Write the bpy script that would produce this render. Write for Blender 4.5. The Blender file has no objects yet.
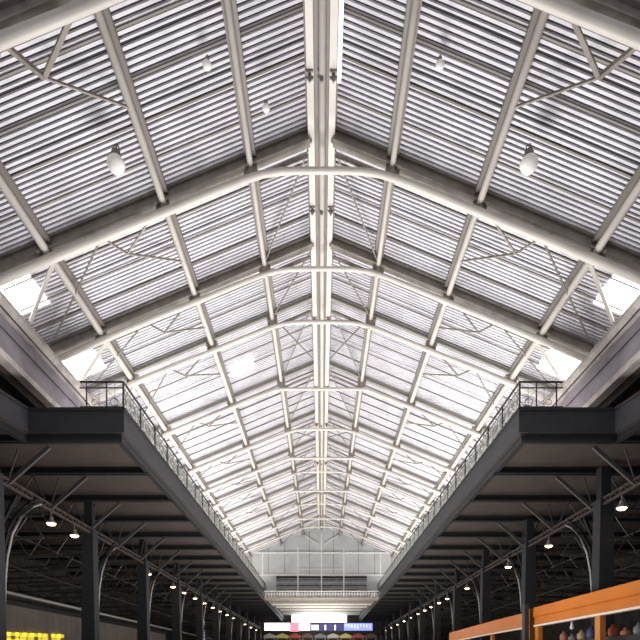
import bpy, math, random
from mathutils import Vector, Matrix
random.seed(7)
SC = bpy.context.scene
COL = SC.collection
EYE = 1.6            # camera height above the floor; heights below written h are above the eye, z = h + EYE
F = 520.0            # focal length in pixels
V = Vector

# ------------------------------------------------------------------ materials
def mat(name, col, rough=0.6, metal=0.0, noise=0.0, nscale=4.0, col2=None, emit=None, estr=0.0, bump=0.0):
    m = bpy.data.materials.new(name); m.use_nodes = True
    nt = m.node_tree; b = nt.nodes['Principled BSDF']
    b.inputs['Base Color'].default_value = (*col, 1)
    b.inputs['Roughness'].default_value = rough
    b.inputs['Metallic'].default_value = metal
    if noise > 0 or bump > 0:
        tc = nt.nodes.new('ShaderNodeTexCoord')
        nz = nt.nodes.new('ShaderNodeTexNoise'); nz.inputs['Scale'].default_value = nscale
        nz.inputs['Detail'].default_value = 6
        nt.links.new(tc.outputs['Object'], nz.inputs['Vector'])
        if noise > 0:
            cr = nt.nodes.new('ShaderNodeValToRGB')
            c2 = col2 or tuple(c*(1-noise) for c in col)
            cr.color_ramp.elements[0].position = 0.38; cr.color_ramp.elements[0].color = (*c2, 1)
            cr.color_ramp.elements[1].position = 0.6; cr.color_ramp.elements[1].color = (*col, 1)
            nt.links.new(nz.outputs['Fac'], cr.inputs['Fac'])
            nt.links.new(cr.outputs['Color'], b.inputs['Base Color'])
        if bump > 0:
            bp = nt.nodes.new('ShaderNodeBump'); bp.inputs['Strength'].default_value = bump
            nt.links.new(nz.outputs['Fac'], bp.inputs['Height'])
            nt.links.new(bp.outputs['Normal'], b.inputs['Normal'])
    if emit:
        b.inputs['Emission Color'].default_value = (*emit, 1)
        b.inputs['Emission Strength'].default_value = estr
    return m

M = dict(
    slat=mat('painted_slat', (0.76, 0.74, 0.79), 0.5, noise=0.16, nscale=1.3),
    pan=mat('groove_shade', (0.03, 0.028, 0.03), 0.8),  # shade in the sheet's grooves, put into the pan colour
    steel=mat('cream_steel', (0.70, 0.655, 0.59), 0.45, noise=0.10, nscale=1.0),
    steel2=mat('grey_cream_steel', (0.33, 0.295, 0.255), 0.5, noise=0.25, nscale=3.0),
    steel3=mat('mid_cream_steel', (0.36, 0.34, 0.31), 0.5, noise=0.1),
    thin=mat('thin_rod_steel', (0.22, 0.20, 0.18), 0.5),
    white=mat('white_paint', (0.85, 0.84, 0.82), 0.45, noise=0.1),
    clamp=mat('clamp_steel', (0.22, 0.19, 0.17), 0.5),
    gable=mat('gable_panel', (0.56, 0.57, 0.57), 0.6, noise=0.12, nscale=0.8),
    louvre=mat('louvre', (0.30, 0.31, 0.32), 0.5, noise=0.3, nscale=2.0),
    char=mat('charcoal_paint', (0.030, 0.029, 0.033), 0.6, noise=0.2, nscale=2.0),
    colm=mat('column_paint', (0.013, 0.013, 0.015), 0.75, noise=0.2, nscale=2.0),
    char2=mat('charcoal_joist', (0.010, 0.010, 0.012), 0.55),
    brace=mat('brace_steel', (0.040, 0.036, 0.034), 0.8),
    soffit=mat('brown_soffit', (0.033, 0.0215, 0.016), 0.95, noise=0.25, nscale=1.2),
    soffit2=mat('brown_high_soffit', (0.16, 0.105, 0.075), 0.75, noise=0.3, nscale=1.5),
    cable=mat('brown_tray', (0.06, 0.046, 0.04), 0.5, noise=0.4, nscale=6),
    pipe=mat('grey_pipe', (0.42, 0.40, 0.39), 0.4, metal=0.2),
    cornice=mat('lilac_grey_plaster', (0.31, 0.28, 0.32), 0.6, noise=0.3, nscale=1.2),
    cornl=mat('pale_cornice', (0.60, 0.54, 0.51), 0.5, noise=0.3, nscale=2),
    rail=mat('iron_rail', (0.035, 0.035, 0.038), 0.45),
    rails=mat('scroll_iron', (0.26, 0.26, 0.24), 0.45),
    wall=mat('beige_wall', (0.26, 0.225, 0.20), 0.8, noise=0.15, nscale=0.7),
    floor=mat('concrete_floor', (0.26, 0.24, 0.22), 0.7, noise=0.2, nscale=0.5),
    dark=mat('dark_back', (0.055, 0.043, 0.038), 0.8, noise=0.5, nscale=1.5),
    orange=mat('orange_paint', (0.60, 0.165, 0.010), 0.42, noise=0.10, nscale=0.6),
    orange2=mat('orange_post', (0.62, 0.21, 0.02), 0.45),
    trimw=mat('pale_edge', (0.80, 0.70, 0.60), 0.5),
    yellow=mat('yellow_letter', (0.95, 0.80, 0.10), 0.4, emit=(1, .8, .1), estr=0.5),
    bulb=mat('lamp_bulb', (1, 0.9, 0.7), 0.4, emit=(1, 0.74, 0.42), estr=9.0),
    shade=mat('lamp_shade', (0.30, 0.27, 0.24), 0.4, metal=0.3),
    globe=mat('globe_glass', (0.9, 0.88, 0.84), 0.3, emit=(1, 0.95, 0.88), estr=0.12),
    sky=mat('skylight_sheet', (0.9, 0.9, 0.9), 0.5, emit=(1, 1, 1), estr=3.2),
    tubel=mat('fluorescent', (1, 1, 1), 0.5, emit=(0.92, 0.94, 1), estr=1.6),
    ledw=mat('screen_white', (0.9, 0.9, 0.9), 0.4, emit=(0.93, 0.90, 1.0), estr=2.6),
    ledr=mat('screen_red', (0.8, 0.1, 0.1), 0.4, emit=(1, 0.22, 0.30), estr=1.5),
    ledb=mat('screen_blue', (0.1, 0.1, 0.5), 0.4, emit=(0.30, 0.36, 1.0), estr=1.3),
    ledn=mat('screen_navy', (0.03, 0.03, 0.1), 0.4, emit=(0.03, 0.03, 0.12), estr=1.0),
    whiteband=mat('lit_band', (1, 1, 1), 0.5, emit=(1, 1, 0.98), estr=2.6),
)

# ------------------------------------------------------------------ mesh builder
class MB:
    def __init__(s): s.v = []; s.f = []; s.mi = []; s.mats = []
    def _m(s, m):
        if m is None: return 0
        if m not in s.mats: s.mats.append(m)
        return s.mats.index(m)
    def add(s, vs, fs, m=None):
        k = len(s.v); s.v += [tuple(v) for v in vs]; i = s._m(m)
        for f in fs: s.f.append([k+a for a in f]); s.mi.append(i)
        return s
    def box(s, x0, x1, y0, y1, z0, z1, m=None):
        vs = [(x, y, z) for x in (x0, x1) for y in (y0, y1) for z in (z0, z1)]
        fs = [(0,1,3,2), (4,6,7,5), (0,4,5,1), (2,3,7,6), (0,2,6,4), (1,5,7,3)]
        return s.add(vs, fs, m)
    def bar(s, p, q, w, h=None, up=(0,0,1), m=None):
        p, q = V(p), V(q); h = h or w; d = (q-p).normalized(); up = V(up)
        a = d.cross(up)
        if a.length < 1e-4: a = d.cross(V((1,0,0)))
        a.normalize(); b = a.cross(d).normalized()
        vs = [o + a*(sx*w/2) + b*(sy*h/2) for o in (p, q) for sx, sy in ((-1,-1),(1,-1),(1,1),(-1,1))]
        return s.add(vs, [(3,2,1,0), (4,5,6,7), (0,1,5,4), (1,2,6,5), (2,3,7,6), (3,0,4,7)], m)
    def tube(s, pts, r, n=8, m=None, sy=1.0):
        pts = [V(p) for p in pts]; rings = []
        for i, p in enumerate(pts):
            a = pts[max(0, i-1)]; b = pts[min(len(pts)-1, i+1)]
            d = (b-a).normalized(); ref = V((0,1,0)) if abs(d.y) < 0.8 else V((0,0,1))
            u = d.cross(ref).normalized(); w = u.cross(d).normalized()
            rr = r[i] if isinstance(r, (list, tuple)) else r
            rings.append([p + u*(rr*sy*math.cos(2*math.pi*k/n)) + w*(rr*math.sin(2*math.pi*k/n)) for k in range(n)])
        vs = [v for ring in rings for v in ring]; fs = []
        for i in range(len(pts)-1):
            for k in range(n):
                fs.append((i*n+k, i*n+(k+1) % n, (i+1)*n+(k+1) % n, (i+1)*n+k))
        fs.append(tuple(range(n))[::-1]); fs.append(tuple((len(pts)-1)*n+k for k in range(n)))
        return s.add(vs, fs, m)
    def prism(s, prof, y0, y1, m=None):        # profile of (x, z) swept along y
        n = len(prof); vs = [(x, y0, z) for x, z in prof] + [(x, y1, z) for x, z in prof]
        fs = [tuple(range(n)), tuple(range(2*n-1, n-1, -1))] + [(i, n+i, n+(i+1) % n, (i+1) % n) for i in range(n)]
        return s.add(vs, fs, m)
    def lathe(s, prof, c=(0,0,0), n=16, m=None):   # profile of (r, z)
        vs = []; fs = []
        for r, z in prof:
            for k in range(n):
                a = 2*math.pi*k/n; vs.append((c[0]+r*math.cos(a), c[1]+r*math.sin(a), c[2]+z))
        for i in range(len(prof)-1):
            for k in range(n): fs.append((i*n+k, i*n+(k+1) % n, (i+1)*n+(k+1) % n, (i+1)*n+k))
        fs.append(tuple(range(n))[::-1]); fs.append(tuple((len(prof)-1)*n+k for k in range(n)))
        return s.add(vs, fs, m)
    def build(s, name, m=None, parent=None, smooth=False, origin=None):
        me = bpy.data.meshes.new(name)
        off = V((0,0,0))
        r_ = parent
        while r_ is not None and r_.parent is not None: r_ = r_.parent
        if r_ is not None and r_.get('_w'): off = world_loc(parent)
        if origin is not None: off = V(origin)
        me.from_pydata([tuple(V(v)-off) for v in s.v], [], s.f)
        ms = s.mats or [m]
        for a in ms: me.materials.append(a)
        for i, p in enumerate(me.polygons):
            p.material_index = s.mi[i] if s.mats else 0
            p.use_smooth = smooth
        import bmesh
        bm = bmesh.new(); bm.from_mesh(me); bmesh.ops.recalc_face_normals(bm, faces=bm.faces); bm.to_mesh(me); bm.free()
        o = bpy.data.objects.new(name, me); COL.objects.link(o)
        if parent is not None: o.parent = parent
        if origin is not None: o.location = origin
        return o

def world_loc(o):
    l = V((0,0,0))
    while o is not None: l = l + V(o.location); o = o.parent
    return l

def thing(name, label, cat, loc, group=None, world=True):
    o = bpy.data.objects.new(name, None); COL.objects.link(o); o.location = loc
    o.empty_display_size = 0.3
    o['label'] = label; o['category'] = cat
    if group: o['group'] = group
    if world: o['_w'] = 1
    return o
def tag(o, label, cat, group=None):
    o['label'] = label; o['category'] = cat
    if group: o['group'] = group
    return o
def struct(o, label=None):
    o['kind'] = 'structure'
    if label: o['label'] = label
    return o
def dup(root, loc, label):
    r = root.copy(); COL.objects.link(r); r.location = loc; r['label'] = label
    for ch in list(root.children):
        c = ch.copy(); COL.objects.link(c); c.parent = r
        for g in ch.children:
            d = g.copy(); COL.objects.link(d); d.parent = c
    return r
ORD = ['first', 'second', 'third', 'fourth', 'fifth', 'sixth', 'seventh', 'eighth', 'ninth', 'tenth', 'eleventh', 'twelfth',
       'thirteenth', 'fourteenth', 'fifteenth', 'sixteenth', 'seventeenth', 'eighteenth', 'nineteenth', 'twentieth',
       'twenty-first', 'twenty-second', 'twenty-third', 'twenty-fourth', 'twenty-fifth', 'twenty-sixth']
SIDES = ((-1, 'left'), (1, 'right'))

# ------------------------------------------------------------------ roof geometry
H0, SL = 15.87, 0.418
YEND = 60.7                        # gable
def hz(x, off=0.0): return H0 + off - SL*abs(x) + EYE
K = [1.46, 1.0, .801, .693, .568, .476, .425, .39, .357, .325, .300, .278]
TY = [15.6/k for k in K]
P = [2.13, 4.75, 8.25]             # purlin lines
XE = 10.15                         # eave
SHEET = 0.32                       # sheet height over rafter centre

# roof sheets: ribs running down the slope, pan above them coloured dark as groove shade
for sx, side in SIDES:
    mb = MB(); Y0 = 6.0
    per = 0.147; n = int((YEND-Y0)/per)
    def pt(x, y, off): return (sx*x, y, hz(x, SHEET+off))
    xa, xb = 0.0, XE+0.5
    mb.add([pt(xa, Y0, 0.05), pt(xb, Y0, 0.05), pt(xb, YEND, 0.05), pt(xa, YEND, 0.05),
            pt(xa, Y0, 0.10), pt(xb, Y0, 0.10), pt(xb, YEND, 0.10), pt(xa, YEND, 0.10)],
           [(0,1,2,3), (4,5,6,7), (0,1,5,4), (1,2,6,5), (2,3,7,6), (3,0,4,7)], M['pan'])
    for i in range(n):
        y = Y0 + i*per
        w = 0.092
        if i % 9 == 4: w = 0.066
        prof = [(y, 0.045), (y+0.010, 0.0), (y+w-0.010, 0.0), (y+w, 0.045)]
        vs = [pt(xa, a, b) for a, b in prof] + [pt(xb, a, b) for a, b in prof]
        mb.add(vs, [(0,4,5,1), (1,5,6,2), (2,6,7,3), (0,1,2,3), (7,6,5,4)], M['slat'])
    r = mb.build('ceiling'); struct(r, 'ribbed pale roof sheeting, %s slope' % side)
# secondary cross-bearers between trusses (thin flats against the sheet)
for sx, side in SIDES:
    mb = MB()
    for i in range(len(TY)):
        a = TY[i]; b = TY[i+1] if i+1 < len(TY) else YEND
        nn = max(2, round((b-a)/0.95))
        for j in range(1, nn):
            y = a + (b-a)*j/nn
            mb.bar((sx*0.3, y, hz(0.3, SHEET-0.02)), (sx*XE, y, hz(XE, SHEET-0.02)), 0.05, 0.04)
    o = mb.build('trim_%d' % (1 if sx < 0 else 2), M['thin']); struct(o, 'thin cross bearers under the %s roof slope' % side)

# longitudinal purlins: I-section beams
pn = ['nearest the ridge', 'midway down the slope', 'just above the eave']
for sx, side in SIDES:
    for j, x in enumerate(P):
        t = thing('purlin', 'long cream steel purlin on the %s roof slope, %s' % (side, pn[j]), 'beam', (sx*x, 6, hz(x)), 'purlins running the length of the roof')
        z = hz(x); y0, y1 = 6.0, YEND
        w = (0.085, 0.10, 0.115)[j]
        MB().tube([(sx*x, y0, z-0.04), (sx*x, y1, z-0.04)], w, 10).build('lower_chord', M['steel'], t, smooth=True)
        MB().box(sx*x-0.035, sx*x+0.035, y0, y1, z, z+0.24).box(sx*x-0.17, sx*x+0.17, y0, y1, z+0.16, z+0.26).build('web', M['thin'], t)
# ridge beam of three members
t = thing('ridge_beam', 'wide triple cream steel beam running along the roof ridge', 'beam', (0, 6, H0+EYE))
zr = H0 + EYE - 0.14
MB().box(-0.40, -0.21, 6, YEND, zr, zr+0.12).build('side_flange', M['steel'], t)
MB().box(0.21, 0.40, 6, YEND, zr, zr+0.12).build('side_flange', M['steel'], t)
MB().tube([(0.02, 6, zr-0.02), (0.02, YEND, zr-0.02)], 0.095, 12).build('centre_tube', M['steel'], t, smooth=True)
MB().box(-0.45, 0.45, 6, YEND, zr+0.2, zr+0.28).build('web', M['clamp'], t)
kk = 0
for y in [13.8, 17.9, 23.6, 29.5, 34, 40.5, 47.5, 55]:
    mb = MB()
    for x in (-0.32, 0.0, 0.32):
        mb.box(x-0.10, x+0.10, y-0.05, y-0.01, zr-0.05, zr+0.06).box(x-0.10, x+0.10, y+0.12, y+0.16, zr-0.05, zr+0.06)
        mb.bar((x-0.06, y-0.05, zr-0.05), (x+0.06, y+0.16, zr-0.05), 0.05).lathe([(0.03, -0.2), (0.06, -0.1), (0.03, 0.0)], (x, y+0.05, zr-0.03), 8)
    mb.build('clamp', M['clamp'], t)
# fluorescent batten beside the ridge (bright strip)
t = thing('fluorescent_strip', 'bright white lamp strip on the right of the ridge beam near the picture top', 'light', (0.47, 10, zr+0.1))
MB().box(0.42, 0.54, 9.5, 14.2, zr+0.12, zr+0.2).build('housing', M['white'], t)
MB().tube([(0.48, 9.6, zr+0.10), (0.48, 14.1, zr+0.10)], 0.035, 8).build('tube', M['tubel'], t)

# ------------------------------------------------------------------ trusses
CH = [(0, 14.80), (0.7, 14.80), (1.23, 14.775), (1.75, 14.70), (2.4, 14.50), (3.33, 14.13), (4.68, 13.57), (6.4, 12.88), (8.1, 12.17), (9.4, 11.62), (10.0, 11.36)]
for i, y in enumerate(TY):
    t = thing('roof_truss', '%s arched cream steel roof truss, counting from the top of the picture' % ORD[i], 'roof truss', (0, y, 11.3+EYE), 'arched trusses under the gable roof')
    near = i < 7
    # arched bottom chord, one continuous pipe
    pts = [(-x, y, h+EYE) for x, h in reversed(CH)] + [(x, y, h+EYE) for x, h in CH[1:]]
    if i in (4, 6, 8, 10):   # straight tie ones are flatter in the middle
        pts = [p if abs(p[0]) > 2.0 else (p[0], p[1], min(p[2], 14.52+EYE)) for p in pts]
    MB().tube(pts, [(0.092 + 0.043*min(1, abs(p[0])/7.0))*(1.0 if i < 2 else 0.85 if near else 0.7) for p in pts], 10).build('arched_chord', M['steel'], t, smooth=True)
    for sx in (-1, 1):
        mb = MB()
        zc, hh, ww = (0.10, 0.34, 0.26) if i < 3 else (0.19, 0.16, 0.16)
        mb.bar((sx*0.35, y, hz(0.35, zc)), (sx*XE, y, hz(XE, zc)), 0.07, hh)
        mb.bar((sx*0.35, y, hz(0.35, zc-hh/2)), (sx*XE, y, hz(XE, zc-hh/2)), ww, 0.05)
        mb.bar((sx*0.35, y, hz(0.35, 0.27)), (sx*XE, y, hz(XE, 0.27)), ww, 0.04)
        mb.build('rafter', M['steel2'] if i < 3 else M['steel3'], t)
        # curved knee under the ridge
        kn = [(0.42, 15.25), (0.9, 15.08), (1.5, 14.82), (2.1, 14.55)]
        MB().tube([(sx*a, y, b+EYE) for a, b in kn], 0.06, 6).build('knee_brace', M['steel2'], t)
        # packing posts between chord and rafter + gusset at each purlin
        for a, b in ((2.13, 14.62), (4.75, 13.54), (8.25, 12.1)):
            mb = MB()
            mb.bar((sx*a, y, b+EYE), (sx*a, y, hz(a)), 0.12, 0.12)
            mb.box(sx*a-0.2, sx*a+0.2, y-0.02, y+0.02, b+EYE+0.02, hz(a, 0.12))
            mb.tube([(sx*(a+0.18), y-0.16, b+EYE+0.14), (sx*(a+0.18), y+0.1, b+EYE+0.3)], 0.05, 6)
            mb.build('hanger', M['steel2'], t)
        # heavy strut from chord back to the eave
        yn = TY[i+1] if i+1 < len(TY) else YEND
        L = yn - y
        if i < 9:
            MB().bar((sx*8.1, y+0.1, 12.12+EYE), (sx*9.85, y+min(2.0, L*.6), 11.6+EYE), 0.10, 0.10).build('eave_strut', M['steel'], t)
            # small bracing star between chord and purlin
            nd = (sx*6.1, y+0.75, 12.9+EYE); dy_ = min(2.2, L*.6)
            MB().bar((sx*5.1, y, 13.4+EYE), nd, 0.09 if i == 0 else 0.05).build('star_brace', M['steel2'] if i < 2 else M['thin'], t)
            MB().bar((sx*6.6, y, 12.8+EYE), nd, 0.09 if i == 0 else 0.05).build('star_brace', M['steel2'] if i < 2 else M['thin'], t)
            MB().bar((sx*4.75, y+dy_, hz(4.75, -0.1)), nd, 0.05).build('star_brace', M['steel2'], t)
            MB().bar((sx*6.6, y, 12.8+EYE), (sx*9.8, y+L*0.88, hz(9.8, 0.05)), 0.045).build('diagonal_brace', M['thin'], t)
            if i: MB().bar((sx*0.42, y+0.25, hz(0.42, -0.05)), (sx*2.1, yn-0.1, hz(2.1, -0.02)), 0.045).build('diagonal_brace', M['thin'], t)
        else:
            MB().bar((sx*2.2, y, hz(2.2)), (sx*4.7, yn, hz(4.7)), 0.045).build('diagonal_brace', M['thin'], t)
        if i in (3, 5, 7):
            MB().bar((sx*0.42, yn-0.8, hz(0.42, -0.05)), (sx*1.7, y+0.15, 14.7+EYE), 0.045).build('diagonal_brace', M['thin'], t)
# straight white ties farther back
for k, (y, h, x) in enumerate(((27.75, 14.25, 1.75), (34.6, 15.2-0.0, 1.2))):
    pass

# skylight sheets set into the roof slope
def skylight(sx, xa, xb, ya, yb, label):
    mb = MB(); e = -0.03
    vs = [(sx*x, y, hz(x, SHEET+o)) for o in (e, e+0.05) for x, y in ((xa, ya), (xb, ya), (xb, yb), (xa, yb))]
    mb.add(vs, [(0,1,2,3), (7,6,5,4), (0,1,5,4), (1,2,6,5), (2,3,7,6), (3,0,4,7)])
    c = (sx*(xa+xb)/2, (ya+yb)/2, hz((xa+xb)/2, SHEET))
    o = mb.build('skylight', M['sky'], None, origin=c)
    tag(o, label, 'skylight', 'translucent roof sheets')
for sx, side in SIDES:
    skylight(sx, 9.25, 10.6, TY[1]+0.15, TY[1]+2.1, 'glowing roof sheet at the %s eave behind the second truss' % side)
    skylight(sx, 9.0, 10.6, TY[2]+0.1, TY[2]+2.3, 'glowing roof sheet at the %s eave behind the third truss' % side)
skylight(-1, 3.35, 4.45, 25.0, 25.9, 'lone glowing roof sheet midway up the left slope')

# ------------------------------------------------------------------ eave beams (cornice) and high side soffits
YB0, YB1 = 4.0, 60.7
for sx, side in SIDES:
    t = thing('eave_beam', 'deep lilac grey eave beam carrying the %s side of the roof' % side, 'beam', (sx*10, YB0, 9.5+EYE), 'eave beams')
    E = EYE
    def X(p): return [(sx*a, b+E) for a, b in p]
    MB().prism(X([(9.95, 9.82), (9.95, 11.05), (10.5, 11.05), (10.5, 9.82)]), YB0, YB1).build('beam_face', M['cornice'], t)
    MB().prism(X([(9.70, 11.16), (9.70, 11.24), (10.2, 11.24), (10.2, 10.88), (9.86, 10.88), (9.86, 11.0), (9.78, 11.06)]), YB0, YB1).build('cornice', M['cornl'], t)
    MB().tube([(sx*9.84, YB0, 10.98+E), (sx*9.84, YB1, 10.98+E)], 0.025, 6).build('conduit', M['char'], t)
    MB().tube([(sx*9.68, YB0, 11.22+E), (sx*9.68, YB1, 11.22+E)], 0.03, 6).build('gutter_edge', M['cornl'], t)
    MB().prism(X([(9.93, 9.58), (9.93, 9.80), (10.25, 9.80), (10.25, 9.58)]), YB0, YB1).build('lower_flange', M['cornl'], t)
    MB().tube([(sx*9.90, YB0, 10.42+E), (sx*9.90, YB1, 10.42+E)], 0.02, 6).build('conduit', M['char'], t)
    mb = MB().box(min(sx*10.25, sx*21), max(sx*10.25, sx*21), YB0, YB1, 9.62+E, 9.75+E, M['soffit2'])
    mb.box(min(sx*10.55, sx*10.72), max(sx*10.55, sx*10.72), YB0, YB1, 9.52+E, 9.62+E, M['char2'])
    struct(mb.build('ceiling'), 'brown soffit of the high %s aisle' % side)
    # upper outer wall of aisle
    struct(MB().box(min(sx*20.8, sx*21), max(sx*20.8, sx*21), YB0, 92, 0, 11.4+E).build('wall_%s' % side, M['dark']))

# ------------------------------------------------------------------ galleries
HD, XD, XC = 8.4, 6.48, 10.5
YF, YG = 17.06, 91.0
XS = 9.62        # where the deck widens towards the camera
for sx, side in SIDES:
    t = thing('gallery', 'charcoal steel gallery deck along the %s side of the hall' % side, 'balcony', (sx*XD, YF, HD-1+EYE), 'gallery decks')
    E = EYE; zt, zb = HD+E, HD*0.905+E
    outl = [(XD, YG), (XD, YF), (XS, YF), (9.9, YF-1.35), (11.0, 10.5), (11.6, 4.0)]
    # deck slab
    n = len(outl); base = [(sx*(x+0.08), y+(0.08 if y < 50 else 0)) for x, y in outl] + [(sx*20.8, 4.0), (sx*20.8, YG)]
    m = len(base); z0, z1 = HD*0.90+E, HD-0.06+E
    vs = [(x, y, z0) for x, y in base] + [(x, y, z1) for x, y in base]
    def inset(): return None
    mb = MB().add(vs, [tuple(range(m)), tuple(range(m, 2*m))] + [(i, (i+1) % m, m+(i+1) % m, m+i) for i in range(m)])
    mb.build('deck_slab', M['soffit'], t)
    # fascia swept along the outline with mitred corners
    def sweep(za, zc, out, inn):
        pv = [V((sx*x, y)) for x, y in outl]; ns = []
        for a, b in zip(pv[:-1], pv[1:]):
            d = (b-a).normalized(); nn = V((d.y, -d.x))
            if nn.dot(V((-sx, -0.3))) < 0: nn = -nn
            ns.append(nn)
        A = []; B = []
        for k2, p in enumerate(pv):
            n1 = ns[max(0, k2-1)]; n2 = ns[min(len(ns)-1, k2)]
            mm = (n1+n2); mm = mm/max(0.3, mm.dot(n1))
            A.append(p+mm*out); B.append(p-mm*inn)
        nv = len(pv); vs = [(v.x, v.y, z) for z in (za, zc) for L_ in (A, B) for v in L_]
        fs = []
        for k2 in range(nv-1):
            a0, b0, a1, b1 = k2, nv+k2, 2*nv+k2, 3*nv+k2
            fs += [(a0, a0+1, a1+1, a1), (b0, b1, b1+1, b0+1), (a0, b0, b0+1, a0+1), (a1, a1+1, b1+1, b1)]
        fs += [(0, 2*nv, 3*nv, nv), (nv-1, 2*nv-1, 4*nv-1, 3*nv-1)]
        return MB().add(vs, fs)
    fo = sweep(zb, zt-0.09, 0.0, 0.16).build('fascia', M['char'], t)
    sweep(zt-0.09, zt, 0.05, 0.16).build('top_lip', M['char2'], fo)
    sweep(HD*0.872+E, zb, -0.12, 0.28).build('bottom_lip', M['char2'], fo)
    # joists with struts down to the column line
    ys = [20.0 + 3.28*k for k in range(22)]
    ys = [y for y in ys if y < YG-1]
    for k, y in enumerate([YF+0.2, 13.6, 10.2] + ys):
        xi = XD+0.14 if y > YF else 9.95+ (YF-y)*0.17
        if y > YF:
            j = MB()
            x0, x1 = sorted((sx*xi, sx*20.7))
            zz0 = HD*0.868+E if k else HD*0.875+E
            j.box(x0, x1, y-0.035, y+0.035, zz0, HD*0.90+E)
            j.box(x0, x1, y-0.13, y+0.13, zz0, zz0+0.04)
            jo = j.build('joist', M['char2'], t)
        if k < 14:
            MB().bar((sx*9.05, y+0.03, 7.22+E), (sx*10.45, y+0.03, 5.98+E), 0.09, 0.13).build('strut', M['brace'], t)
            # light V hangers over the column line
            v = MB()
            v.bar((sx*10.45, y, 5.95+E), (sx*11.1, y, 7.25+E), 0.05).bar((sx*10.45, y, 5.95+E), (sx*10.3, y+0.4, 7.3+E), 0.04)
            v.bar((sx*11.9, y, 5.95+E), (sx*11.1, y, 7.25+E), 0.05).bar((sx*10.45, y, 5.95+E), (sx*14.5, y, 5.95+E), 0.06)
            v.bar((sx*11.9, y, 5.95+E), (sx*13.0, y, 7.25+E), 0.05)
            v.build('hanger_truss', M['brace'], t)
    # brown cross strips on the soffit between joists (board seams)
# railings
def ring_pts(c, r, n=10, a0=0.0, a1=2*math.pi):
    return [(c[0]+r*math.cos(a0+(a1-a0)*k/n), c[1]+r*math.sin(a0+(a1-a0)*k/n)) for k in range(n+1)]
for sx, side in SIDES:
    t = thing('railing', 'dark ornamental iron railing along the %s gallery edge' % side, 'railing', (sx*XD, YF, HD+EYE), 'gallery railings')
    z0 = HD+EYE; hr = 0.88
    xr = XD+0.04
    xo = 7.95                       # return end of the front run
    mb = MB()
    mb.bar((sx*xr, YF+0.05, z0+hr), (sx*xr, 90, z0+hr), 0.055, 0.045).bar((sx*xr, YF+0.05, z0+hr), (sx*xo, YF+0.05, z0+hr), 0.055, 0.045)
    mb.build('top_rail', M['rail'], t)
    mb = MB()
    mb.bar((sx*xr, YF+0.05, z0+hr*0.78), (sx*xr, 90, z0+hr*0.78), 0.022).bar((sx*xr, YF+0.05, z0+hr*0.78), (sx*xo, YF+0.05, z0+hr*0.78), 0.03)
    mb.bar((sx*xr, YF+0.05, z0+0.06), (sx*xr, 90, z0+0.06), 0.03).bar((sx*xr, YF+0.05, z0+0.06), (sx*xo, YF+0.05, z0+0.06), 0.03)
    mb.build('lower_rail', M['rail'], t)
    def panel(u0, u1, fn):
        b = MB(); L = u1-u0; c = (u0+u1)/2; zc = z0+0.42*hr+0.02
        def pl(pts, r): b.tube([fn(u, z) for u, z in pts], r, 4)
        R = hr*0.27
        q = L/4
        for cc in (c-q, c+q):
            pl(ring_pts((cc, zc), R, 10), 0.024); pl([(cc-q*.9, zc+R), (cc, zc+R*.5), (cc+q*.9, zc+R)], 0.018); pl([(cc-q*.9, zc-R), (cc, zc-R*.5), (cc+q*.9, zc-R)], 0.018)
            pl(ring_pts((cc, zc), R*0.5, 7), 0.020)
        pl(ring_pts((c, zc+0.1), 0.09, 6), 0.02); pl(ring_pts((c, zc-0.15), 0.09, 6), 0.02)
        pl([(u0, z0+0.06), (c, z0+hr*0.78)], 0.011); pl([(c, z0+hr*0.78), (u1, z0+0.06)], 0.011)
        pl([(u0, z0+hr*0.78), (u0+q*.6, zc), (u0, z0+0.06)], 0.012)
        for s in range(4):
            uu = u0 + L*(s+0.5)/4; pl([(uu, z0+hr*0.78), (uu, z0+hr)], 0.010)
        return b
    y = YF+0.05; nP = 0; L = 1.62
    while y + L < 90:
        fn = lambda u, z: (sx*xr, u, z)
        panel(y, y+L, fn).build('scroll_panel', M['rails'], t)
        MB().bar((sx*xr, y, z0-0.02), (sx*xr, y, z0+hr), 0.05).build('post', M['rail'], t)
        y += L
    b = MB()
    for xx in (xr+0.55, xo-0.22):
        MB().bar((sx*xx, YF+0.05, z0-0.02), (sx*xx, YF+0.05, z0+hr), 0.035).build('post', M['rail'], t)
    b.bar((sx*(xr+0.05), YF+0.05, z0+0.10), (sx*(xr+0.55), YF+0.05, z0+0.62), 0.014).bar((sx*(xr+.55), YF+0.05, z0+0.06), (sx*(xo-.3), YF+0.05, z0+0.6), 0.014)
    for xx in (xr+0.28, xr+0.8):
        b.bar((sx*xx, YF+0.05, z0+0.06), (sx*xx, YF+0.05, z0+hr), 0.014)
    b.tube([(sx*(xr+0.3)+u, YF+0.05, z) for u, z in ring_pts((0, z0+0.22), 0.13, 9)], 0.014, 4)
    b.tube([(sx*(xr+0.95)+u, YF+0.05, z) for u, z in ring_pts((0, z0+0.22), 0.10, 9)], 0.012, 4)
    b.build('scroll_panel', M['rails'], t)

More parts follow.
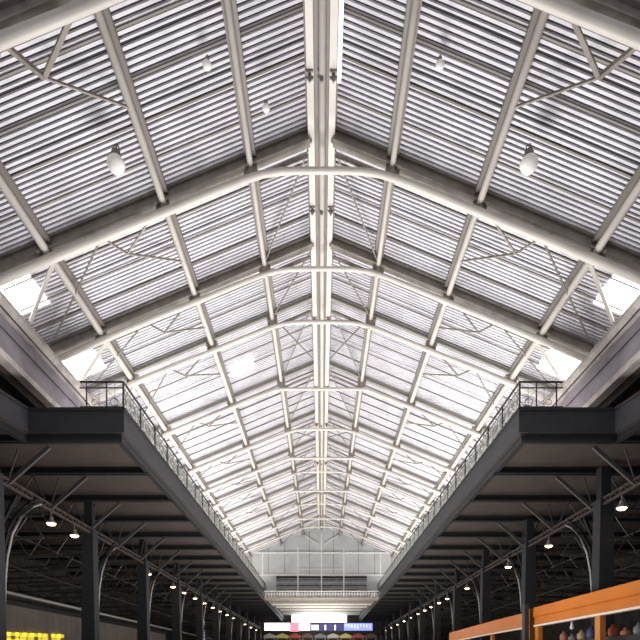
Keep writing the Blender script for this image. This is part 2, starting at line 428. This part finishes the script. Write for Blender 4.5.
# ------------------------------------------------------------------ columns
def make_column(sx, side, loc, label):
    t = thing('column', label, 'column', loc, 'charcoal columns on the %s side' % side, world=False)
    top = 7.3+EYE
    mb = MB()
    a = [(-0.40, 0.0), (0.36, 0.0), (0.30, top*0.97), (-0.20, top*0.97)]
    # x measured outward; tapering flanged shaft
    def P2(z): 
        f = z/top; return sorted((sx*(-0.40+0.17*f), sx*(0.26-0.02*f)))
    for (zA, zB) in ((0.3, 6.1+EYE),):
        (x0, x1), (x2, x3) = P2(zA), P2(zB)
        d = 0.26
        vs = [(x0,-d,zA), (x1,-d,zA), (x1,d,zA), (x0,d,zA), (x2,-d,zB), (x3,-d,zB), (x3,d,zB), (x2,d,zB)]
        mb.add(vs, [(3,2,1,0), (4,5,6,7), (0,1,5,4), (1,2,6,5), (2,3,7,6), (3,0,4,7)])
    sh = mb.build('shaft', M['colm'], t)
    MB().box(-0.18, 0.18, -0.18, 0.18, 6.1+EYE, top).build('capital', M['char2'], sh)
    MB().box(-0.55, 0.55, -0.42, 0.42, 0, 0.3).build('base', M['char2'], t)
    # arched bracket reaching away along the hall up to the tray beam
    pts = [(0, 0.33, 1.2+EYE), (0, 0.36, 2.6+EYE), (0, 0.48, 3.5+EYE), (0, 0.75, 4.3+EYE), (0, 1.25, 5.0+EYE), (0, 2.0, 5.6+EYE), (0, 2.5, 5.85+EYE)]
    pts = [(sx*-0.24, b, c) for _, b, c in pts]
    MB().tube(pts, 0.042, 6).build('arched_bracket', M['pipe'], t, smooth=True)
    MB().tube([(x+sx*0.1, y-0.04, z+0.16) for x, y, z in pts], 0.06, 6).build('arch_rib', M['char2'], t, smooth=True)
    MB().bar((0, 0.3, 4.2+EYE), (0, 1.4, 5.8+EYE), 0.10).build('knee_brace', M['char2'], t)
    return t
for sx, side in SIDES:
    ys = [16.5 + 7.05*k for k in range(11)] if sx < 0 else [12.4 + 6.95*k for k in range(12)]
    lab = lambda i: 'tapered charcoal column, %s from the picture edge in the %s row' % (ORD[i], side)
    if sx > 0: lab = lambda i: ('tapered charcoal column beyond the right picture edge' if i == 0 else 'tapered charcoal column, %s from the picture edge in the right row' % ORD[i-1])
    c0 = make_column(sx, side, (sx*XC, ys[0], 0), lab(0))
    if sx > 0: ys2 = ys[1:]
    for i, y in enumerate(ys[1:], 1): dup(c0, (sx*XC, y, 0), lab(i))
    if sx > 0:
        for ch in list(c0.children_recursive): bpy.data.objects.remove(ch)
        bpy.data.objects.remove(c0)
    # tray beam along the column line
    t = thing('tray_beam', 'long thin brown lattice beam on the %s row of columns' % side, 'beam', (sx*XC, 12, 5.8+EYE), 'lattice beams on the column rows')
    xx = sx*(XC-0.12)
    MB().bar((xx, 8, 5.88+EYE), (xx, 90, 5.88+EYE), 0.10, 0.07).build('lower_bar', M['pipe'] if sx > 9 else M['cable'], t)
    MB().bar((xx, 8, 6.10+EYE), (xx, 90, 6.10+EYE), 0.10, 0.06).build('upper_bar', M['cable'], t)
    mb = MB(); y = 8.0; k = 0
    while y < 89.5:
        mb.bar((xx, y, 5.9+EYE), (xx, y+0.3, 6.1+EYE), 0.03).bar((xx, y+0.3, 6.1+EYE), (xx, y+0.6, 5.9+EYE), 0.03); y += 0.6
    mb.build('lacing', M['cable'], t)

# pendant lamps under the tray beams
def make_lamp(loc, label, grp):
    t = thing('pendant_lamp', label, 'lamp', loc, grp, world=False)
    MB().tube([(0, 0, 0.28), (0, 0, 0.55)], 0.015, 5).build('stem', M['shade'], t)
    ls = MB().lathe([(0.05, 0.30), (0.07, 0.22), (0.09, 0.14), (0.17, 0.07), (0.20, 0.0), (0.185, 0.0), (0.15, 0.06)], (0, 0, 0), 14).build('lamp_shade', M['shade'], t, smooth=True)
    MB().lathe([(0.03, -0.075), (0.12, -0.05), (0.165, -0.0), (0.14, 0.04), (0.05, 0.10)], (0, 0, 0), 12).build('bulb', M['bulb'], ls, smooth=True)
    return t
ly = [18.1, 23.9, 29.1, 33.3, 37.3, 40.2, 43.2, 46.2, 49.5, 52.6, 56.3, 60.9, 65.8, 71.5, 77.5, 83.5]
ll = [20.1, 22.0, 31.4, 36.6, 39.6, 43, 46.4, 50, 53.5, 57.5, 61.5, 66, 71, 77, 83]
for sx, side, arr in ((-1, 'left', ll), (1, 'right', ly)):
    xl = XC-0.05
    l0 = make_lamp((sx*xl, arr[0], 5.42+EYE), 'lit bell-shaped pendant lamp, first and largest of the %s row' % side, 'pendant lamps on the %s lattice beam' % side)
    for i, y in enumerate(arr[1:], 1):
        dup(l0, (sx*xl, y, 5.42+EYE), 'lit bell-shaped pendant lamp, %s from the picture edge on the %s beam' % (ORD[i], side))

# lamps hung under the roof
def floodlamp(loc, s, label):
    t = thing('roof_lamp', label, 'lamp', loc, 'glass lamps hung from the roof', world=False)
    MB().tube([(0, 0, 0.30*s), (0.02*s, 0, 0.46*s)], 0.02*s, 6).tube([(u*s, 0, z*s) for u, z in ring_pts((0, 0.38), 0.06, 8)], 0.012*s, 4).build('hook', M['clamp'], t)
    hs = MB().lathe([(0.05*s, 0.34*s), (0.09*s, 0.30*s), (0.10*s, 0.20*s), (0.06*s, 0.16*s)], n=12).build('housing', M['clamp'], t, smooth=True)
    MB().lathe([(0.02*s, -0.13*s), (0.11*s, -0.10*s), (0.17*s, -0.02*s), (0.185*s, 0.06*s), (0.13*s, 0.15*s), (0.06*s, 0.19*s)], n=14).build('globe', M['globe'], hs, smooth=True)
    return t
def at(px, py, y): return ((px-321.5)*y/F, y, (664-py)*y/F+EYE)
for (px, py, y, s, lb) in ((116, 166, 13.4, 1.25, 'large glass lamp hung under the left slope before the second truss'),
        (529, 166, 13.4, 1.25, 'large glass lamp hung under the right slope before the second truss'),
        (207, 66, 12.6, 0.6, 'small glass lamp high on the left slope near the picture top'),
        (440, 66, 12.6, 0.6, 'small glass lamp high on the right slope near the picture top'),
        (266, 109, 13.6, 0.55, 'small glass lamp on the left slope beside the ridge beam'),
        (170, 296, 21.5, 0.8, 'small glass lamp under the left slope by the third truss'),
        (472, 296, 21.5, 0.8, 'small glass lamp under the right slope by the third truss')):
    floodlamp(at(px, py, y), s, lb)

# ------------------------------------------------------------------ gable end
def W(px, y): return (px-321.5)*y/F
mb = MB()
g = [(-10.6, 10.4), (-10.6, H0+SHEET+0.05-SL*10.6), (0, H0+SHEET+0.05), (10.6, H0+SHEET+0.05-SL*10.6), (10.6, 10.4)]
mb.add([(x, YEND, h+EYE) for x, h in g] + [(x, YEND+0.3, h+EYE) for x, h in g], [(4,3,2,1,0), (5,6,7,8,9)] + [(i, (i+1) % 5, 5+(i+1) % 5, 5+i) for i in range(5)], M['gable'])
for x in (-8.2, -6.2, -4.3, -1.4, 1.4, 4.3, 6.2, 8.2):
    mb.box(x-0.03, x+0.03, YEND-0.02, YEND, 10.4+EYE, hz(x, 0.2), M['clamp'])
for s in (-1, 1):
    mb.box(min(s*5.3, s*10.3), max(s*5.3, s*10.3), YEND, YEND+0.3, 8.5+EYE, 10.4+EYE, M['gable'])
struct(mb.build('wall_back'), 'pale panelled gable wall')
t = thing('gable_frame', 'white steel framing in front of the far gable wall', 'frame', (0, YEND-0.15, 10.4+EYE))
for x in (-2.75, -0.0, 2.6): MB().box(x-0.07, x+0.07, YEND-0.2, YEND-0.05, 7.6+EYE, (13.6 if x else 15.2)+EYE).build('post', M['white'], t)
MB().box(-8.5, 8.5, YEND-0.25, YEND-0.1, 12.85+EYE, 13.02+EYE).build('tie_beam', M['white'], t)
MB().box(-10, 10, YEND-0.25, YEND-0.05, 10.28+EYE, 10.42+EYE).build('sill_beam', M['white'], t)
MB().box(-2.8, 2.6, YEND-0.22, YEND-0.1, 11.0+EYE, 11.1+EYE).build('cross_bar', M['white'], t)
for s in (-1, 1):
    MB().bar((s*0.3, YEND-0.15, 13.9+EYE), (s*2.0, YEND-0.15, 15.0+EYE), 0.12, 0.1).build('diagonal_brace', M['white'], t)
    MB().box(min(s*6.8, s*6.95), max(s*6.8, s*6.95), YEND-0.2, YEND-0.05, 10.4+EYE, 12.9+EYE).build('post', M['white'], t)
mb = MB()
mb.box(-5.35, 5.35, YEND+0.06, YEND+0.1, 7.6+EYE, 10.3+EYE, M['louvre'])
for k in range(8):
    z = 7.8+k*0.33
    mb.box(-5.3, 5.3, YEND-0.02, YEND+0.06, z+EYE, z+0.08+EYE, M['pipe'] if k % 2 else M['char'])
mb.box(-5.3, 5.3, YEND-0.03, YEND+0.05, 10.0+EYE, 10.25+EYE, M['char'])
struct(mb.build('window_1'), 'louvred dark window band below the gable wall')
# bridge with balustrade
t = thing('footbridge', 'pale footbridge with balustrade crossing below the far gable', 'bridge', (0, 58, 7.1+EYE))
MB().box(-6.4, 6.4, 57.9, 60.4, 7.33+EYE, 7.50+EYE).build('deck_slab', M['steel2'], t)
MB().box(-6.4, 6.4, 57.9, 57.96, 8.06+EYE, 8.14+EYE).build('top_rail', M['white'], t)
mb = MB()
for k in range(40): 
    x = -6.2+k*0.31; mb.tube([(x, 57.93, 7.50+EYE), (x, 57.93, 8.07+EYE)], 0.03, 4); mb.tube([(x+0.15+u, 57.93, z) for u, z in ring_pts((0, 7.78+EYE), 0.12, 6)], 0.02, 4)
mb.build('balustrade', M['white'], t)
for k, (y, h) in enumerate(((63.5, 7.55), (66.5, 7.65), (69.5, 7.9), (73, 8.0), (77, 8.3), (81, 8.45), (85, 8.75))):
    o = MB().box(-6.4, 6.4, y, y+0.5, h+EYE-0.12, h+EYE+0.12).box(-6.4, 6.4, y+0.2, y+0.3, h+EYE, h+0.6+EYE).build('cross_beam', M['steel'] if k % 2 else M['steel2'], None, origin=(0, y, h+EYE))
    tag(o, '%s pale cross beam beyond the footbridge, between the galleries' % ORD[k], 'beam', 'cross beams beyond the footbridge')
struct(MB().box(-10, 10, 61, 91.5, 10.4+EYE, 10.6+EYE).build('ceiling', M['gable']), 'flat ceiling of the far hall')
struct(MB().box(-21, 21, 93.5, 93.8, 0, 11.4+EYE).build('wall_far', M['dark']), 'dark far end wall')
struct(MB().box(-8, 8, 91.2, 91.4, 8.6+EYE, 10.4+EYE).build('wall_far_upper', M['gable']), 'pale upper wall at the far end')
# lit white band and led screen
o = MB().box(-5.2, 4.4, 90.5, 90.7, 7.25+EYE, 8.55+EYE).build('light_box', M['whiteband'], None, origin=(0, 90.5, 7.3+EYE))
tag(o, 'white glowing panel above the coloured screen at the far end', 'light panel')
t = thing('led_screen', 'long white, red and blue glowing screen at the far end', 'screen', (0, 89, 5.8+EYE))
y = 89.0
def LX(px): return (px-321.5)*y/F
def LZ(py): return (664-py)*y/F+EYE
MB().box(LX(264), LX(373), y+0.02, y+0.3, LZ(632), LZ(622.5)).build('casing', M['char2'], t)
MB().box(LX(264.5), LX(290), y-0.02, y+0.02, LZ(630.5), LZ(623)).box(LX(299), LX(310), y-0.02, y+0.02, LZ(630.5), LZ(623.5)).build('white_area', M['ledw'], t)
MB().box(LX(290), LX(299), y-0.03, y+0.02, LZ(631.5), LZ(623)).box(LX(300), LX(301), y-0.03, y+0.02, LZ(628), LZ(624.5)).build('red_area', M['ledr'], t)
MB().box(LX(310), LX(344), y-0.02, y+0.02, LZ(631), LZ(623.5)).build('navy_area', M['ledn'], t)
mb = MB()
for a in (311.5, 313.5, 315.5, 317.2, 324.8, 334.5):
    mb.box(LX(a), LX(a+1.2), y-0.03, y, LZ(630), LZ(625))
mb.build('white_marks', M['ledw'], t)
MB().box(LX(344), LX(372.5), y-0.02, y+0.02, LZ(630.5), LZ(623.2)).build('blue_area', M['ledb'], t)
mb = MB()
for a in range(345, 371, 3): mb.box(LX(a), LX(a+1.5), y-0.03, y, LZ(626.5+(a*7 % 5)*.6), LZ(624.2))
mb.build('pale_marks', mat('screen_pale', (.6, .7, 1), .4, emit=(.6, .7, 1), estr=1.0), t)
# stalls beneath the screen
cols = [('pale', (0.5, 0.47, 0.42)), ('brown', (0.16, 0.10, 0.07)), ('yellow', (0.6, 0.5, 0.15)), ('grey', (0.22, 0.22, 0.24)), ('red', (0.4, 0.08, 0.06))]
sm = [mat('stall_'+c, v, 0.7) for c, v in cols]
for k in range(9):
    x = -8.6+k*2.1; ci = k*2 % 5
    t = thing('market_stall', '%s distant stall with %s awning under the glowing screen' % (ORD[k], cols[ci][0]), 'stall', (x, 86.5, 0), 'distant stalls under the screen')
    MB().prism([(x-0.95, 4.3+EYE), (x+0.95, 4.3+EYE), (x+0.95, 4.7+EYE), (x, 5.1+EYE), (x-0.95, 4.7+EYE)], 86, 88).build('awning', sm[ci], t)
    for a in (-0.8, 0.8): MB().bar((x+a, 86.2, 0), (x+a, 86.2, 4.3+EYE), 0.1).build('post', M['pipe'], t)
    MB().box(x-0.85, x+0.85, 86.3, 87.6, 0, 1.1).build('counter', sm[(ci+1) % 5], t)

# ------------------------------------------------------------------ aisles: pipes, walls, trusses
for sx, side in SIDES:
    for nm, x, h, r, lb in (('pipe', 16.0, 3.65, 0.10, 'thick pale pipe, lowest of the three'), ('pipe', 15.0, 4.75, 0.05, 'thin pale pipe, above the thick one'), ('pipe', 13.2, 5.55, 0.04, 'thin pipe closest to the columns')):
        if sx > 0 and r > 0.09: h, x = 3.9, 17.5; r = 0.06
        o = MB().tube([(sx*x, 10, h+EYE), (sx*x, 90, h+EYE)], r, 8).build('pipe', M['pipe'] if r > 0.09 else M['brace'], None, smooth=True, origin=(sx*x, 10, h+EYE))
        tag(o, '%s in the %s aisle' % (lb, side), 'pipe', 'service pipes in the %s aisle' % side)
    for k in range(22):
        y = 14 + 3.28*k
        t = thing('aisle_truss', '%s dark lattice truss across the %s aisle behind the columns' % (ORD[k], side), 'truss', (sx*15.5, y, 4.9+EYE), 'dark trusses across the %s aisle' % side)
        MB().bar((sx*11, y, 5.0+EYE), (sx*20.8, y, 4.6+EYE), 0.08, 0.10).build('lower_chord', M['brace'], t)
        MB().bar((sx*11, y, 5.9+EYE), (sx*20.8, y, 5.5+EYE), 0.08, 0.12).build('upper_chord', M['cable'], t)
        mb = MB()
        for j in range(8):
            a = 11+j*1.2; zl = 5.0-(a-11)*.042; zu = 5.9-(a+0.6-11)*.042
            mb.bar((sx*a, y, zl+EYE), (sx*(a+.6), y, zu+EYE), 0.05).bar((sx*(a+.6), y, zu+EYE), (sx*(a+1.2), y, zl+EYE), 0.05)
        mb.build('lacing', M['cable'], t)
# beige low wall on the left with yellow lettering
mb = MB().box(-18.3, -18.0, 10, 60, 0, 3.45+EYE)
for k in range(60): mb.box(-18.0, -17.985, 10+k*0.83, 10.03+k*0.83, 0.2, 3.4+EYE)
w = mb.build('wall_left_low', M['wall']); struct(w, 'beige panelled aisle wall')
struct(MB().box(-18.35, -17.9, 10, 60, 3.42+EYE, 3.7+EYE).build('trim_3', M['char2']))
t = thing('wall_sign', 'row of bright yellow letter shapes on the beige left wall', 'sign', (-17.95, 29, 1.2+EYE))
yy = 29.7
for k in range(8):
    mb = MB(); w = 0.62; z0, z1 = 0.9+EYE, 1.82+EYE+0.03*k; x0, x1 = -17.97, -17.85
    st = [(0, 0, .25, 1), (.0, .8, 1, 1), (.0, .42, .9, .6), (.75, 0, 1, 1), (0, 0, 1, .2)]
    pick = [(0,1,2,4), (0,1,2,3), (0,3,4,1), (0,1,4), (0,1,2,3), (0,2,4), (0,1,3), (0,1,2,4)][k]
    for s in pick:
        a, b, c, d = st[s]; mb.box(x0, x1, yy+a*w, yy+c*w, z0+b*(z1-z0), z0+d*(z1-z0))
    mb.build('letter', M['yellow'], t)
    yy += 0.82
struct(MB().box(18.0, 18.3, 10, 60, 0, 1.5+EYE).build('wall_right_low', M['dark']), 'dark low wall in the right aisle')

# right aisle: orange kiosks
def at_x(px, x): return F*x/(px-321.5)
t = thing('kiosk', 'near orange stall with deep fascia and pale bottom edge at lower right', 'kiosk', (9.0, 12, 0), 'orange kiosks in the right aisle')
x0 = 9.0; ya, yb = 11.0, 22.0
mb = MB().prism([(x0, 1.64+EYE), (x0+0.02, 1.95+EYE), (x0-0.05, 2.0+EYE), (x0-0.02, 2.38+EYE), (x0+0.12, 2.40+EYE), (x0+0.12, 1.64+EYE)], ya, yb)
mb.box(x0+0.1, x0+0.8, yb-0.12, yb, 1.64+EYE, 2.38+EYE).box(x0+.1, x0+.8, ya, ya+0.12, 1.64+EYE, 2.38+EYE)
mb.build('fascia', M['orange'], t)
MB().box(x0-0.03, x0+0.15, ya, yb, 1.57+EYE, 1.64+EYE).build('edge_strip', M['trimw'], t)
MB().box(x0+0.12, x0+0.8, ya, yb, 1.70+EYE, 1.76+EYE).build('canopy', M['char2'], t)
for y in (12.0, 17.0, 21.8):
    MB().box(x0+0.02, x0+0.2, y-0.16, y+0.16, 0, 1.6+EYE).build('post', M['orange2'], t)
MB().box(x0+0.05, x0+0.40, 12.3, 21.5, 0, 1.0).build('counter', M['orange'], t)
t = thing('kiosk', 'farther orange stall with angled end behind the dark post', 'kiosk', (10.0, 30, 0), 'orange kiosks in the right aisle')
H1, H2 = 2.36, 1.70
def wallrun(B, p, q, z0, z1, th=0.1):
    p, q = V((*p, 0)), V((*q, 0)); B.bar((p.x, p.y, (z0+z1)/2), (q.x, q.y, (z0+z1)/2), th, z1-z0)
mb = MB(); wallrun(mb, (9.42, 24.2), (9.42, 28.7), H2+EYE, H1+EYE); wallrun(mb, (9.42, 28.7), (9.75, 39.5), H2+EYE, H1+EYE)
wallrun(mb, (9.42, 24.2), (9.9, 24.2), H2+EYE, H1+EYE)
mb.build('fascia', M['orange'], t)
mb = MB(); wallrun(mb, (9.41, 24.15), (9.41, 28.7), H2-0.07+EYE, H2+EYE, .14); wallrun(mb, (9.41, 28.7), (9.74, 39.5), H2-.07+EYE, H2+EYE, .14)
mb.build('edge_strip', M['trimw'], t)
for x, y in ((9.55, 24.4), (9.55, 29.0), (9.68, 34), (9.75, 39.3)): MB().box(x-0.08, x+0.08, y-0.12, y+0.12, 0, H2+EYE).build('post', M['orange2'], t)
MB().box(9.5, 9.8, 24.6, 39, 0, 1.0).build('counter', M['orange'], t)
o = MB().box(-0.09, 0.09, -0.15, 0.15, 0, 2.55+EYE).build('signpost', M['char'], None); o.location = (8.75, 22.3, 0)
tag(o, 'slim dark post at the near corner between the two orange stalls', 'post')
t = thing('orange_post', 'bright orange upright panel between the two dark posts', 'post', (8.95, 22.7, 0))
MB().box(9.0, 9.3, 22.5, 22.7, 0, 2.4+EYE).build('panel', M['orange2'], t); MB().box(9.27, 9.32, 22.44, 22.5, 0, 2.4+EYE).build('edge', M['trimw'], t)
# goods inside the kiosk
gm = [mat('goods_'+str(i), c, 0.6) for i, c in enumerate(((.5, .12, .04), (.55, .5, .45), (.08, .1, .2), (.6, .4, .2), (.25, .25, .25), (.5, .2, .1)))]
gn = ['red brown', 'pale', 'navy', 'tan', 'grey', 'rust']
MB_sh = MB().box(9.45, 9.85, 12.0, 21.5, 0, 0.9+EYE).build('shelf_unit', M['char2'], None, origin=(9.65, 12.0, 0)); tag(MB_sh, 'dark shelving inside the near orange stall', 'shelf')
for k in range(12):
    y = 13.0+k*0.7; ci = k % 6; hh = 0.18+0.05*(k*3 % 5)
    o = MB().lathe([(0.13, 0), (0.16, hh*.3), (0.15, hh*.8), (0.07, hh), (0.05, hh+0.08)], n=10).build('jar', gm[ci], None, smooth=True)
    o.location = (9.65, y, 0.9+EYE)
    tag(o, '%s jar, %s from the near end of the dark shelving' % (gn[ci], ORD[k]), 'jar', 'jars on the stall shelving')
o = MB().lathe([(0.05, -0.2), (0.08, -0.17), (0.02, 0.1), (0.01, 0.15)], n=10).build('hanging_bell', M['white'], None, smooth=True)
o.location = (9.25, 19.2, 1.48+EYE); tag(o, 'small white cone hanging under the near orange fascia', 'ornament')

# floor and back of camera
struct(MB().box(-21, 21, -12, 94, -0.2, 0).build('floor', M['floor']))

# ------------------------------------------------------------------ lights
def area(name, loc, rot, sx_, sy_, power, col=(1, 0.97, 0.93)):
    l = bpy.data.lights.new(name, 'AREA'); l.shape = 'RECTANGLE'; l.size = sx_; l.size_y = sy_; l.energy = power; l.color = col
    o = bpy.data.objects.new(name, l); COL.objects.link(o); o.location = loc; o.rotation_euler = rot; return o
R = math.radians
for sx in (-1, 1):
    # unseen fill strips added over the decks to brighten the roof
    area('deck_fill', (sx*7.6, 40, HD+0.35+EYE), (0, R(180+sx*28), 0), 0.5, 40, 1200)
# unseen fill added low in the nave to light the roof from below
area('nave_fill', (0, 18, 1.2), (R(180), 0, 0), 6, 8, 2700, (1, 0.98, 0.97))
area('nave_fill', (0, 43, 1.2), (R(180), 0, 0), 5, 34, 5900)
area('far_hall_fill', (0, 76, 10.3+EYE), (0, 0, 0), 7, 28, 3200)  # unseen fill added to brighten the hall beyond the gable

w = bpy.data.worlds.new('world'); SC.world = w; w.use_nodes = True
bg = w.node_tree.nodes['Background']; bg.inputs[0].default_value = (0.90, 0.92, 1.0, 1); bg.inputs[1].default_value = 0.55

# ------------------------------------------------------------------ camera
cd = bpy.data.cameras.new('camera'); cam = bpy.data.objects.new('camera', cd); COL.objects.link(cam)
cam.location = (0, 0, EYE); cam.rotation_euler = (R(90), 0, 0)
cd.sensor_width = 36; cd.lens = F/640*36
cd.shift_y = (664-320)/640; cd.shift_x = -1.5/640
cd.clip_start = 0.05; cd.clip_end = 300
SC.camera = cam
SC.view_settings.view_transform = 'Standard'; SC.view_settings.look = 'None'
SC.view_settings.exposure = 0.0; SC.view_settings.gamma = 1.0; SC.view_settings.use_curve_mapping = False
for o in bpy.data.objects:
    if '_w' in o: del o['_w']
